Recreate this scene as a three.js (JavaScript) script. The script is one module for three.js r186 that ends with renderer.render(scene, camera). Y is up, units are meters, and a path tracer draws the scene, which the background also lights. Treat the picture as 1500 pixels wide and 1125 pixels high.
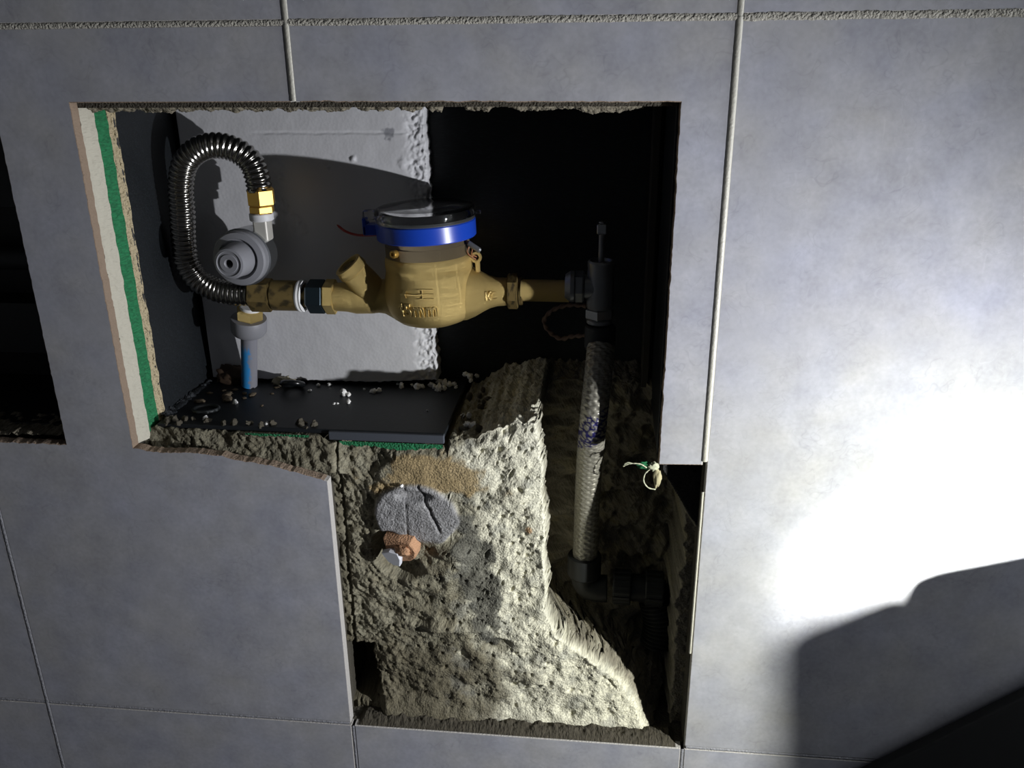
import * as THREE from 'three';
import { RoundedBoxGeometry } from 'three/addons/geometries/RoundedBoxGeometry.js';
import { mergeGeometries, mergeVertices, toCreasedNormals } from 'three/addons/utils/BufferGeometryUtils.js';
import { TextGeometry } from 'three/addons/geometries/TextGeometry.js';
import { FontLoader } from 'three/addons/loaders/FontLoader.js';
import { RectAreaLightUniformsLib } from 'three/addons/lights/RectAreaLightUniformsLib.js';
import { createNoise3D } from 'simplex-noise';

// ---------------------------------------------------------------- camera, light, exposure
// Metres. The face of the tiled wall is the plane z = 0; its grid of 300 x 600 mm tiles has a joint crossing at the origin.
const scene = new THREE.Scene();
scene.background = new THREE.Color(0x000000);
const camera = new THREE.PerspectiveCamera(2 * Math.atan(562.5 / 1276) * 180 / Math.PI, 1500 / 1125, 0.02, 20);
camera.position.set(0.2201, -0.0161, 0.6202);
{ const w = new THREE.Vector3(-0.3706, 0.1062, 0.0102); const a = w.length(); camera.quaternion.setFromAxisAngle(w.normalize(), a); }
camera.updateMatrixWorld();
const renderer = new THREE.WebGLRenderer({ antialias: true });
renderer.toneMapping = THREE.LinearToneMapping;
renderer.toneMappingExposure = 1.0;
renderer.shadowMap.enabled = true;
RectAreaLightUniformsLib.init();

const LAMP = new THREE.Vector3(0.70, -0.30, 0.30);        // the torch, held just outside the right edge
const LAMP_AIM = new THREE.Vector3(0.505, -0.400, 0);
const SPILL = 1.65, RIM = 0.42, CORE = 5;                  // candela
function spot(color, cd, angle, penumbra, aim) {
  const s = new THREE.SpotLight(color, cd, 0, angle, penumbra, 2);
  s.position.copy(LAMP); s.target.position.copy(aim); scene.add(s, s.target);
  s.castShadow = true; s.shadow.radius = 0.28; s.shadow.mapSize.set(2048, 2048); s.shadow.camera.near = 0.01;
  return s;
}
spot(new THREE.Color().setRGB(0.965, 0.97, 1.0), SPILL, 1.17, 1, new THREE.Vector3(-0.10, -0.50, 0));   // bluish spill
spot(new THREE.Color().setRGB(1.0, 1.0, 0.32), RIM, 0.60, 1, LAMP_AIM);                             // yellowish rim of the beam
spot(new THREE.Color().setRGB(1.0, 1.0, 0.95), CORE, 0.285, 1, LAMP_AIM);                            // hot core
const FILL = { x: 1.208, y: 0.02, z: 0.20, w: 0.25, h: 0.6 };                                         // unseen glowing panel on the right wall, added as dim fill light
const fillLight = new THREE.RectAreaLight(new THREE.Color().setRGB(0.94, 0.97, 1.0), 9, FILL.w, FILL.h);
fillLight.position.set(FILL.x - 0.03, FILL.y, FILL.z); fillLight.lookAt(0, FILL.y, FILL.z); scene.add(fillLight);

// ---------------------------------------------------------------- helpers
function rng(seed) { let a = seed >>> 0; return () => { a = (a + 0x6D2B79F5) >>> 0; let t = Math.imul(a ^ (a >>> 15), 1 | a); t = (t + Math.imul(t ^ (t >>> 7), 61 | t)) ^ t; return ((t ^ (t >>> 14)) >>> 0) / 4294967296; }; }
const R0 = rng(7);
const n3 = createNoise3D(rng(11));
const creased = (g, a) => { g.scale(1000, 1000, 1000); const q = toCreasedNormals(g, a); return q.scale(0.001, 0.001, 0.001); };
const fbm = (x, y, z, o = 4) => { let s = 0, a = 0.5, f = 1; for (let i = 0; i < o; i++) { s += a * n3(x * f, y * f, z * f + i * 7.3); a *= 0.5; f *= 2.03; } return s; };
const ss = (a, b, x) => { const t = Math.min(1, Math.max(0, (x - a) / (b - a))); return t * t * (3 - 2 * t); };
const mix = (a, b, t) => a + (b - a) * t;
const C = (hex) => new THREE.Color(hex);
const V = (x, y, z) => new THREE.Vector3(x, y, z);
const used = {};
function numbered(n) { if (!(n in used)) { used[n] = 0; return n; } used[n]++; return n + '_' + String(used[n]).padStart(3, '0'); }
function shade(o) { o.traverse((c) => { if (c.isMesh) { c.castShadow = true; c.receiveShadow = true; } }); return o; }
function part(name, geo, mat, parent) { const m = new THREE.Mesh(geo, mat); m.name = numbered(name); m.castShadow = m.receiveShadow = true; parent.add(m); return m; }
function thing(name, label, category, pos = [0, 0, 0], group) {
  const g = new THREE.Group(); g.name = numbered(name); g.position.set(...pos); scene.add(g);
  g.userData = { label, category }; if (group) g.userData.group = group; return g;
}
function lone(name, geo, mat, label, category, pos = [0, 0, 0], group) {
  const m = part(name, geo, mat, scene); m.position.set(...pos); m.userData = { label, category }; if (group) m.userData.group = group; return m;
}
function structure(name) { const g = new THREE.Group(); g.name = name; g.userData.kind = 'structure'; scene.add(g); return g; }
// swept tube: radius r(t, angle) along a curve
function sweep(curve, n, m, r, caps = true) {
  const fr = curve.computeFrenetFrames(n, false), L = curve.getLength();
  const pos = [], uv = [], idx = [], p = V(0, 0, 0);
  for (let i = 0; i <= n; i++) {
    const t = i / n; curve.getPointAt(t, p);
    for (let j = 0; j <= m; j++) {
      const a = j / m * Math.PI * 2, q = r(t, a, t * L), c = Math.cos(a) * q, s = Math.sin(a) * q, N = fr.normals[i], B = fr.binormals[i];
      pos.push(p.x + N.x * c + B.x * s, p.y + N.y * c + B.y * s, p.z + N.z * c + B.z * s); uv.push(j / m, t * L);
    }
  }
  const w = m + 1;
  for (let i = 0; i < n; i++) for (let j = 0; j < m; j++) { const a = i * w + j, b = a + w; idx.push(a, a + 1, b, b, a + 1, b + 1); }
  if (caps) for (const e of [0, n]) {
    const k = pos.length / 3; curve.getPointAt(e / n, p); pos.push(p.x, p.y, p.z); uv.push(0, 0);
    for (let j = 0; j < m; j++) { const a = e * w + j; e ? idx.push(a, a + 1, k) : idx.push(a + 1, a, k); }
  }
  const g = new THREE.BufferGeometry();
  g.setAttribute('position', new THREE.Float32BufferAttribute(pos, 3)); g.setAttribute('uv', new THREE.Float32BufferAttribute(uv, 2)); g.setIndex(idx); g.computeVertexNormals();
  return g;
}
const curveOf = (pts) => new THREE.CatmullRomCurve3(pts.map((p) => V(...p)), false, 'centripetal');
const lathe = (prof, seg = 48, crease = 0.5) => creased(new THREE.LatheGeometry(prof.map(([r, y]) => new THREE.Vector2(Math.max(r, 0), y)), seg), crease);
function along(geo, from, dir, roll = 0) {
  geo.rotateY(roll);
  geo.applyQuaternion(new THREE.Quaternion().setFromUnitVectors(V(0, 1, 0), V(...dir).normalize())); geo.translate(...from); return geo;
}
const ringProfile = (r, h, b = 0.0008) => [[0, 0], [r - b, 0], [r, b], [r, h - b], [r - b, h], [0, h]];
const hexNut = (r, h, b = 0.0012) => creased(new THREE.LatheGeometry(ringProfile(r, h, b).map(([x, y]) => new THREE.Vector2(x, y)), 6), 0.2);
// grid surface from a function (u, v) -> [x, y, z] with optional colour function
function sheet(nu, nv, f, colour) {
  const pos = [], uv = [], col = [], idx = [];
  for (let j = 0; j <= nv; j++) for (let i = 0; i <= nu; i++) {
    const p = f(i / nu, j / nv); pos.push(p[0], p[1], p[2]); uv.push(p[0], p[1]);
    if (colour) { const c = colour(p[0], p[1], p[2], i / nu, j / nv); col.push(c.r, c.g, c.b); }
  }
  for (let j = 0; j < nv; j++) for (let i = 0; i < nu; i++) { const a = j * (nu + 1) + i, b = a + nu + 1; idx.push(a, a + 1, b, b, a + 1, b + 1); }
  const g = new THREE.BufferGeometry();
  g.setAttribute('position', new THREE.Float32BufferAttribute(pos, 3)); g.setAttribute('uv', new THREE.Float32BufferAttribute(uv, 2));
  if (colour) g.setAttribute('color', new THREE.Float32BufferAttribute(col, 3));
  g.setIndex(idx); g.computeVertexNormals(); return g;
}
// a lump: icosphere pushed about by noise
function lump(r, sx, sy, sz, seed, amp = 0.35, freq = 1.4, det = 3) {
  let g = mergeVertices(new THREE.IcosahedronGeometry(1, det).deleteAttribute('normal').deleteAttribute('uv'));
  const a = g.attributes.position, uv = [];
  for (let i = 0; i < a.count; i++) {
    const x = a.getX(i), y = a.getY(i), z = a.getZ(i), k = r * (1 + amp * fbm(x * freq + seed, y * freq, z * freq, 4) * 1.6);
    a.setXYZ(i, x * k * sx, y * k * sy, z * k * sz); uv.push(x * r, y * r);
  }
  g.setAttribute('uv', new THREE.Float32BufferAttribute(uv, 2)); g.computeVertexNormals(); return g;
}
const box = (x0, x1, y0, y1, z0, z1, r = 0.001) => { const g = new RoundedBoxGeometry(x1 - x0, y1 - y0, z1 - z0, 2, r); g.translate((x0 + x1) / 2, (y0 + y1) / 2, (z0 + z1) / 2); return g; };

// ---------------------------------------------------------------- textures
function dataTex(n, f, srgb, rep) {
  const d = new Uint8Array(n * n * 4);
  for (let j = 0; j < n; j++) for (let i = 0; i < n; i++) { const c = f(i / n, j / n), k = (j * n + i) * 4; d[k] = c[0]; d[k + 1] = c[1]; d[k + 2] = c[2]; d[k + 3] = 255; }
  const t = new THREE.DataTexture(d, n, n, THREE.RGBAFormat);
  t.wrapS = t.wrapT = THREE.RepeatWrapping; t.magFilter = THREE.LinearFilter; t.minFilter = THREE.LinearMipmapLinearFilter; t.generateMipmaps = true;
  if (srgb) t.colorSpace = THREE.SRGBColorSpace; if (rep) t.repeat.set(rep, rep); t.needsUpdate = true; return t;
}
const cl = (v) => Math.max(0, Math.min(255, v));
// noise that repeats: walk round two circles would need 4D; fold the edges together instead
const wrapN = (f) => (u, v) => { const b = 0.12, a = (u, v) => f(u, v); const wu = ss(1 - b, 1, u), wv = ss(1 - b, 1, v);
  if (!wu && !wv) return a(u, v); if (!wv) return mix(a(u, v), a(u - 1, v), wu); if (!wu) return mix(a(u, v), a(u, v - 1), wv);
  return mix(mix(a(u, v), a(u - 1, v), wu), mix(a(u, v - 1), a(u - 1, v - 1), wu), wv); };
const tileTone = wrapN((u, v) => {
  const big = fbm(u * 5, v * 5, 1, 3), mid = fbm(u * 16, v * 16, 3, 4), fine = fbm(u * 90, v * 90, 5, 3);
  const wx = fbm(u * 9, v * 9, 20, 3) * 0.5, wy = fbm(u * 9, v * 9, 30, 3) * 0.5;
  const vein = 1 - Math.min(1, Math.abs(n3(u * 11 + wx * 3, v * 11 + wy * 3, 9)) * 16), m1 = ss(0.05, 0.4, fbm(u * 6, v * 6, 44, 2));
  const vein2 = 1 - Math.min(1, Math.abs(n3(u * 26 + wx * 5, v * 26 + wy * 5, 19)) * 9), m2 = ss(0.05, 0.35, fbm(u * 9, v * 9, 64, 2));
  const light = Math.max(0, 1 - Math.abs(n3(u * 19 + wx * 4, v * 19, 71)) * 14) * ss(0.1, 0.4, fbm(u * 8, v * 8, 84, 2));
  return big * 9 + mid * 11 + fine * 8 - vein * 10 * m1 - vein2 * 9 * m2 + light * 7;
});
const tileHue = wrapN((u, v) => fbm(u * 7, v * 7, 50, 3));
const tileMap = dataTex(1024, (u, v) => { const k = tileTone(u, v), h = tileHue(u, v) * 4.5; return [cl(166 + k + h), cl(167 + k + h * 0.6), cl(174 + k - h)]; }, true, 1 / 0.5);
const gritN = wrapN((u, v) => fbm(u * 30, v * 30, 2, 5));
const gritBump = dataTex(512, (u, v) => { const k = cl(128 + 170 * gritN(u, v)); return [k, k, k]; }, false, 1 / 0.08);
const gritMap = dataTex(512, (u, v) => { const k = cl(236 + 60 * gritN(u, v)); return [k, k, k]; }, true, 1 / 0.07);
function worley(cells, seed) {
  const r = rng(seed), px = [], py = [], ph = [];
  for (let i = 0; i < cells * cells; i++) { px.push(r()); py.push(r()); ph.push(r()); }
  return (u, v) => { const x = u * cells, y = v * cells, ix = Math.floor(x), iy = Math.floor(y); let d1 = 9, h = 0;
    for (let a = -1; a <= 1; a++) for (let b = -1; b <= 1; b++) { const k = ((iy + b + cells) % cells) * cells + ((ix + a + cells) % cells); const dx = ix + a + px[k] - x, dy = iy + b + py[k] - y, d = dx * dx + dy * dy; if (d < d1) { d1 = d; h = ph[k]; } }
    return [Math.sqrt(d1), h]; };
}
const bead = worley(32, 5);
const beadBump = dataTex(512, (u, v) => { const [d, h] = bead(u, v); const k = cl(220 - d * 150 + h * 30); return [k, k, k]; }, false, 1 / 0.1);
const clothBump = dataTex(256, (u, v) => { const k = 128 + 60 * Math.sin(u * 2 * Math.PI * 64) * Math.sin(v * 2 * Math.PI * 64); return [k, k, k]; }, false, 1 / 0.06);
const tarnN = wrapN((u, v) => fbm(u * 5, v * 5, 12, 5));
const tarnMap = dataTex(256, (u, v) => { const s = ss(-0.1, 0.5, tarnN(u, v)); return [cl(235 - s * 105), cl(235 - s * 102), cl(235 - s * 90)]; }, true, 1.2);
const scuffN = wrapN((u, v) => fbm(u * 8, v * 40, 2, 4));
const scuffMap = dataTex(512, (u, v) => { const s = scuffN(u, v), w = ss(0.3, 0.55, s) * 70; return [cl(150 + s * 50 + w), cl(155 + s * 50 + w), cl(160 + s * 50 + w)]; }, true, 1 / 0.2);

// ---------------------------------------------------------------- materials
const std = (o) => new THREE.MeshStandardMaterial(o);
const M = {
  tileBody: std({ color: C('#8f7d6c'), roughness: 0.9, bumpMap: gritBump, bumpScale: 0.0006 }),
  tileEdge: std({ color: C('#b9b6b2'), roughness: 0.7, bumpMap: gritBump, bumpScale: 0.0004 }),
  groutPale: std({ color: C('#b6b4a9'), roughness: 0.42, bumpMap: gritBump, bumpScale: 0.0002 }),
  groutRough: std({ color: C('#aeaba1'), roughness: 0.9, bumpMap: gritBump, bumpScale: 0.0012 }),
  groutGrey: std({ color: C('#8f9096'), roughness: 0.8, bumpMap: gritBump, bumpScale: 0.0005 }),
  mortar: std({ color: C('#8b8473'), roughness: 0.95, bumpMap: gritBump, bumpScale: 0.0009, map: gritMap }),
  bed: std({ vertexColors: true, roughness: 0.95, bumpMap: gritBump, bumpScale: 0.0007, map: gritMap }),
  darkMortar: std({ color: C('#4b463b'), roughness: 0.95, bumpMap: gritBump, bumpScale: 0.0009, map: gritMap }),
  masonry: std({ color: C('#4a463d'), roughness: 0.95, bumpMap: gritBump, bumpScale: 0.0012 }),
  gypsum: std({ color: C('#bfbbac'), roughness: 0.9, bumpMap: gritBump, bumpScale: 0.0008 }),
  greenBoard: std({ color: C('#1f7a4c'), roughness: 0.8, bumpMap: gritBump, bumpScale: 0.0012, map: gritMap }),
  tanBoard: std({ color: C('#b9ab8c'), roughness: 0.95, bumpMap: gritBump, bumpScale: 0.0016 }),
  boxBlack: std({ color: C('#2b3034'), roughness: 0.55, map: scuffMap }),
  foam: std({ color: C('#cfd0d4'), roughness: 0.8, bumpMap: beadBump, bumpScale: 0.00016 }),
  brass: std({ color: C('#d6bd7c'), metalness: 0.88, roughness: 0.46, bumpMap: gritBump, bumpScale: 0.00025 }),
  brassBright: std({ color: C('#cfa654'), metalness: 0.75, roughness: 0.4 }),
  brassDark: std({ color: C('#8a7647'), metalness: 0.65, roughness: 0.5, bumpMap: gritBump, bumpScale: 0.0003, map: tarnMap }),
  bronze: std({ color: C('#93856a'), metalness: 0.6, roughness: 0.5, bumpMap: gritBump, bumpScale: 0.0006 }),
  darkNut: std({ color: C('#3c4a52'), metalness: 0.7, roughness: 0.3 }),
  blue: std({ color: C('#1b45b8'), roughness: 0.3 }),
  clear: new THREE.MeshPhysicalMaterial({ color: 0xffffff, roughness: 0.06, transmission: 1, thickness: 0.002, ior: 1.47 }),
  dial: std({ color: C('#55585c'), roughness: 0.5 }),
  steel: std({ color: C('#9a9894'), metalness: 1, roughness: 0.2 }),
  chrome: std({ color: C('#a9acae'), metalness: 0.9, roughness: 0.25 }),
  satin: std({ color: C('#8d9092'), metalness: 0.6, roughness: 0.4 }),
  braid: std({ color: C('#a9a69b'), metalness: 0.5, roughness: 0.42, vertexColors: true }),
  rubber: std({ color: C('#2b2f31'), roughness: 0.6 }),
  rubberGloss: std({ color: C('#101214'), roughness: 0.25 }),
  greyPlastic: std({ color: C('#85868c'), roughness: 0.5 }),
  whitePlastic: std({ color: C('#dcdde0'), roughness: 0.5 }),
  tape: std({ color: C('#eceded'), roughness: 0.7 }),
  red: std({ color: C('#a3322c'), roughness: 0.5 }),
  darkPlastic: std({ color: C('#191b1c'), roughness: 0.5 }),
  glaze: std({ color: C('#dfe2ea'), roughness: 0.35 }),
  terracotta: std({ color: C('#b98f6e'), roughness: 0.9, bumpMap: gritBump, bumpScale: 0.0008 }),
  thread: std({ color: C('#c3c6ae'), roughness: 0.8 }),
  crumb: std({ color: C('#f2f2f0'), roughness: 0.8 }),
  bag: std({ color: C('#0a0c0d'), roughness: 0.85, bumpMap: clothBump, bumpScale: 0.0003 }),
  phone: std({ color: C('#0b0b0c'), roughness: 0.4 }),
  paint: std({ color: C('#8c8d90'), roughness: 0.9 }),
  floor: std({ color: C('#6a6a6c'), roughness: 0.7 }),
};
const tileMats = [0, 1, 2, 3].map((i) => { const a = tileMap.clone(); a.offset.set(i * 0.37, i * 0.61); a.rotation = (i % 2) * Math.PI / 2; a.needsUpdate = true; return std({ map: a, roughness: 0.86 }); });

// ---------------------------------------------------------------- the tiled wall
const X0 = -0.906, X1 = 1.208, Y0 = -1.204, Y1 = 1.204;   // extent of the wall
const GX = 0.302, GY = 0.602, J = 0.0016, T = 0.0085;
const wall = structure('wall_front');
const shapeOf = (pts) => new THREE.Shape(pts.map((p) => new THREE.Vector2(...p)));
function tile(pts, k) {
  const g = new THREE.ExtrudeGeometry(shapeOf(pts), { depth: T - 0.0009, bevelEnabled: true, bevelThickness: 0.0009, bevelSize: 0.0007, bevelOffset: -0.0007, bevelSegments: 2, steps: 1 });
  g.translate(0, 0, -T);
  // sides: sawn and broken edges show the clay body, edges in the joints keep their pale glaze
  const a = g.attributes.position, f = g.groups.find((q) => q.materialIndex === 1), inJoint = (x, y) => Math.abs(x / GX - Math.round(x / GX)) * GX < 0.004 || Math.abs(y / GY - Math.round(y / GY)) * GY < 0.004;
  g.clearGroups(); g.addGroup(0, f.start, 0);
  for (let i = f.start; i < f.start + f.count; i += 3) { let x = 0, y = 0; for (let q = 0; q < 3; q++) { x += a.getX(i + q) / 3; y += a.getY(i + q) / 3; } const mi = inJoint(x, y) ? 1 : 2, last = g.groups[g.groups.length - 1]; if (last.materialIndex === mi) last.count += 3; else g.addGroup(i, 3, mi); }
  return part('tile', g, [tileMats[k % 4], M.tileEdge, M.tileBody], wall);
}
// a hand-cut edge: extra points with small chips between a and b
function cut(a, b, amp, seed) {
  const L = Math.hypot(b[0] - a[0], b[1] - a[1]), n = Math.max(2, Math.round(L / 0.003)), out = [];
  const nx = -(b[1] - a[1]) / L, ny = (b[0] - a[0]) / L;
  for (let i = 1; i < n; i++) { const t = i / n, d = amp * (fbm(t * L * 160 + seed, seed, 0, 3) + 0.6 * fbm(t * L * 40, seed, 3, 2)); out.push([mix(a[0], b[0], t) + nx * d, mix(a[1], b[1], t) + ny * d]); }
  return out;
}
const OT = -0.0515, OL = -0.166, OR = 0.2675;             // top, left and right edges of the sawn opening
{
  const l = (c) => c * GX + J, r = (c) => (c + 1) * GX - J, b = (q) => -(q + 1) * GY + J, t = (q) => -q * GY - J;
  // left of the opening: one tile with the opening's left half sawn out of it and the slanting broken lower edge
  const slant = [[OL, -0.3255], [-0.143, -0.3285], [-0.110, -0.3275], [-0.087, -0.3300], [-0.070, -0.3340], [-0.047, -0.3365], [-0.024, -0.3425], [r(-1), -0.3490]];
  const sl = []; for (let i = 0; i < slant.length - 1; i++) sl.push(slant[i], ...cut(slant[i], slant[i + 1], 0.0012, i * 3));
  sl.push(slant[slant.length - 1]);
  const NR = -0.2255, NB = -0.3245;                        // the neighbouring opening: right and bottom edge
  tile([[r(-1), t(0)], [l(-1), t(0)], [l(-1), OT], [NR, OT], ...cut([NR, OT], [NR, NB], 0.0006, 40), [NR, NB], ...cut([NR, NB], [l(-1), NB], 0.0012, 44), [l(-1), NB], [l(-1), b(0)], [r(-1), b(0)], ...sl.reverse(), ...cut([OL, -0.3255], [OL, OT], 0.0007, 50), [OL, OT], [r(-1), OT]], 1);
  // above and right of the opening: what is left of the next tile
  tile([[l(0), t(0)], [l(0), OT], ...cut([l(0), OT], [OR, OT - 0.001], 0.0008, 60), [OR, OT - 0.001], ...cut([OR, OT], [OR - 0.001, -0.3215], 0.0006, 70), [OR - 0.001, -0.3225], [r(0), -0.3215], [r(0), t(0)]], 2);
  tile([[r(-2), t(0)], [l(-2), t(0)], [l(-2), b(0)], [r(-2), b(0)], [r(-2), NB], [-0.52, NB], [-0.52, OT], [r(-2), OT]], 3);
  for (let q = -2; q < 2; q++) for (let c = -3; c < 4; c++) {
    if (q === 0 && c >= -2 && c <= 0) continue;
    tile([[l(c), b(q)], [r(c), b(q)], [r(c), t(q)], [l(c), t(q)]], Math.abs(c * 3 + q * 5 + 2));
  }
}
// grout beads: half-round strips in the joints
function beadLine(x0, y0, x1, y1, w, h, mat, rough, seed) {
  const L = Math.hypot(x1 - x0, y1 - y0), n = Math.max(8, Math.round(L / 0.0016)), dx = (x1 - x0) / L, dy = (y1 - y0) / L;
  const g = sheet(10, n, (u, v) => {
    const a = (u - 0.5) * Math.PI, jit = rough * fbm(v * L * 220 + seed, u * 1.5, seed, 3), wob = rough * 0.5 * fbm(v * L * 30, seed, 5, 2);
    const s = Math.sin(a) * (w / 2) * (1 + jit * 120) + wob, z = -0.0012 + Math.cos(a) * h * (1 + jit * 300);
    return [x0 + dx * v * L - dy * s * -1 * -1, y0 + dy * v * L + dx * s, z];
  });
  return part('grout_bead', g, mat, wall);
}
beadLine(0, 0, 0, 0.6, 0.0052, 0.0022, M.groutPale, 0.00012, 1);
beadLine(0, OT + 0.0006, 0, 0, 0.0048, 0.0023, M.groutPale, 0.00012, 2);
beadLine(GX, 0, GX, 0.6, 0.005, 0.0022, M.groutPale, 0.00012, 3);
beadLine(GX - 0.0004, -0.318, GX, 0, 0.0052, 0.0026, M.groutPale, 0.00012, 4);
beadLine(GX + 0.0002, -0.50, GX + 0.0002, -0.345, 0.0022, 0.0012, M.groutPale, 0.00012, 5);
beadLine(-0.9, 0, 0, 0, 0.0048, 0.0019, M.groutRough, 0.0007, 6);
beadLine(0, 0, GX, 0, 0.0056, 0.0020, M.groutRough, 0.0009, 7);
beadLine(GX, 0, 1.2, 0, 0.0060, 0.0021, M.groutRough, 0.0012, 8);
beadLine(-GX, -1.2, -GX, -0.325, 0.0042, 0.0017, M.groutGrey, 0.0003, 9);
beadLine(-GX, -0.05, -GX, 0.6, 0.0042, 0.0017, M.groutGrey, 0.0003, 10);
beadLine(0, -1.2, 0, -GY - 0.002, 0.0032, 0.0012, M.groutGrey, 0.0003, 11);
beadLine(GX, -1.2, GX, -GY - 0.002, 0.0032, 0.0012, M.groutGrey, 0.0003, 12);
beadLine(-0.9, -GY, -0.003, -GY, 0.0034, 0.0013, M.groutGrey, 0.0003, 13);
beadLine(GX + 0.003, -GY, 1.2, -GY, 0.0034, 0.0013, M.groutGrey, 0.0004, 14);
for (const x of [-2 * GX, 2 * GX, 3 * GX]) beadLine(x, -1.2, x, 1.2, 0.0042, 0.0016, M.groutGrey, 0.0003, 15 + x);
for (const x of [-GX, 0, GX]) beadLine(x, 0.605, x, 1.2, 0.0042, 0.0016, M.groutGrey, 0.0003, 25 + x);
for (const y of [GY]) beadLine(-0.9, y, 1.2, y, 0.0042, 0.0016, M.groutGrey, 0.0003, 35);
// masonry behind the tiles with both openings
{
  const s = shapeOf([[X0, Y0], [X1, Y0], [X1, Y1], [X0, Y1]]);
  s.holes.push(new THREE.Path([[-0.186, -0.0555], [0.272, -0.0555], [0.272, -0.3215], [0.3028, -0.3215], [0.3028, -0.6035], [-0.006, -0.6035], [-0.006, -0.362], [-0.186, -0.345]].map((p) => new THREE.Vector2(...p))));
  s.holes.push(new THREE.Path([[-0.52, OT], [-0.228, OT], [-0.228, -0.327], [-0.52, -0.327]].map((p) => new THREE.Vector2(...p))));
  const g = new THREE.ExtrudeGeometry(s, { depth: 0.16, bevelEnabled: false }); g.translate(0, 0, -0.1688);
  part('masonry', g, M.masonry, wall);
  part('masonry_core', box(X0, X1, Y0, Y1, -0.23, -0.1688), M.masonry, wall);
}
// the chiselled mortar and concrete under and right of the meter box
const edgePts = [[-0.30, 0.169], [-0.32, 0.172], [-0.345, 0.1755], [-0.365, 0.174], [-0.40, 0.1775], [-0.43, 0.176], [-0.455, 0.179], [-0.475, 0.1765], [-0.49, 0.180], [-0.505, 0.188], [-0.52, 0.205], [-0.535, 0.224], [-0.55, 0.241], [-0.565, 0.252], [-0.58, 0.259], [-0.60, 0.266], [-0.63, 0.27]];
function edgeX(y) { for (let i = 0; i < edgePts.length - 1; i++) { const [a, xa] = edgePts[i], [b, xb] = edgePts[i + 1]; if (y <= a && y >= b) return mix(xa, xb, (y - a) / (b - a)); } return y > -0.3 ? 0.168 : 0.27; }
const ell = (x, y, cx, cy, rx, ry) => Math.hypot((x - cx) / rx, (y - cy) / ry);
function faceDepth(x, y) {
  const w1 = fbm(x * 28, y * 28, 0, 3), w2 = fbm(x * 110, y * 110, 4, 3) * (0.34 + 0.4 * ss(0.1, 0.02, x));
  let d = mix(0.025, 0.020, ss(0.0, 0.10, x)) + w1 * 0.0055 + w2 * 0.0020;
  d += 0.0014 * ss(0.66, 0.82, n3(x * 170, y * 170, 31)) + 0.0022 * ss(0.74, 0.86, n3(x * 80, y * 80, 37));   // pits
  // left mortar: dragged, pitted texture
  const left = 1 - ss(0.03, 0.075, x + w1 * 0.02);
  d += left * 0.0026 * fbm((x + y * 0.6) * 190, (x * 0.6 - y) * 70, 8, 3);
  d = mix(d, 0.0195 + w1 * 0.002, ss(1.05, 0.85, ell(x - y * 0.0, y, 0.085, -0.352, 0.055, 0.02)) * ss(-0.374, -0.364, y));     // smoothed tan patch
  const plug = ss(1.08, 0.97, ell(x, y, 0.066, -0.390, 0.036, 0.030) + w1 * 0.08) * ss(-0.418, -0.411, y);
  d = mix(d, 0.0165 + w2 * 0.0012 + Math.abs(x - 0.0775 - (y + 0.39) * -0.35) * 0.012, plug);
  d += plug * 0.0025 * ss(0.0016, 0.0004, Math.abs(x - 0.0795 + (y + 0.385) * 0.4 + w2 * 0.004)) * ss(-0.408, -0.398, y);
  d += plug * 0.0010 * ss(0.0012, 0.0004, Math.abs(x - 0.0585 + w2 * 0.001));
  d += 0.030 * ss(1.15, 0.4, ell(x, y, 0.041, -0.428, 0.017, 0.022)) + 0.012 * ss(1.1, 0.5, ell(x, y, 0.052, -0.445, 0.02, 0.012));
  d += 0.006 * ss(1.1, 0.3, ell(x, y, 0.066, -0.37, 0.018, 0.006));
  d += 0.0035 * ss(1, 0, ell(x, y, 0.118, -0.45, 0.022, 0.055) + w1 * 0.7) + 0.003 * ss(1, 0, ell(x, y, 0.098, -0.467, 0.010, 0.018) + w1 * 0.6);
  d += 0.006 * ss(1, 0.2, ell(x, y, 0.062, -0.475, 0.03, 0.012) + w1 * 0.5) + 0.006 * ss(1, 0.2, ell(x, y, 0.135, -0.52, 0.018, 0.01) + w1 * 0.5);
  d -= 0.006 * ss(1, 0.1, ell(x, y, 0.098, -0.425, 0.022, 0.012));
  d -= 0.004 * ss(1, 0.2, ell(x, y, 0.09, -0.503, 0.06, 0.006) + w1 * 0.3);
  d += 0.050 * ss(0.021, 0.0165, x + w2 * 0.006 + w1 * 0.008) * ss(-0.527, -0.533, y) * ss(-0.596, -0.588, y);                      // black pocket low on the left
  d += 0.012 * ss(0.135, 0.15, -y - 0.47 + w2 * 0.01) * ss(0.05, 0.12, x) * 0.4;
  d = mix(d, 0.0115 + 0.002 * w1, ss(-0.575, -0.603, y) * ss(0.19, 0.10, x) * ss(0.018, 0.03, x));
  d = mix(d, 0.017 + 0.004 * w1, ss(-0.585, -0.603, y) * ss(0.10, 0.19, x));
  const e = edgeX(y) + w2 * 0.003 + fbm(y * 240, x * 40, 2, 2) * 0.0012;
  const past = ss(e - 0.001, e + 0.006 + 0.030 * ss(-0.495, -0.55, y) + 0.004 * fbm(x * 150, y * 150, 14, 2), x);
  let hole = 0.118 - 0.020 * ss(-0.50, -0.60, y) + w1 * 0.02 + w2 * 0.008;
  const re = 0.2895 + 0.005 * fbm(y * 45, 3, 1, 3) + 0.0035 * ss(1, 0, Math.abs((y + 0.43) / 0.02)) - 0.004 * ss(1, 0, Math.abs((y + 0.475) / 0.014));
  const rl = ss(re, re + 0.004, x);
  hole = mix(hole, 0.034 + w2 * 0.004, rl);
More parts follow.
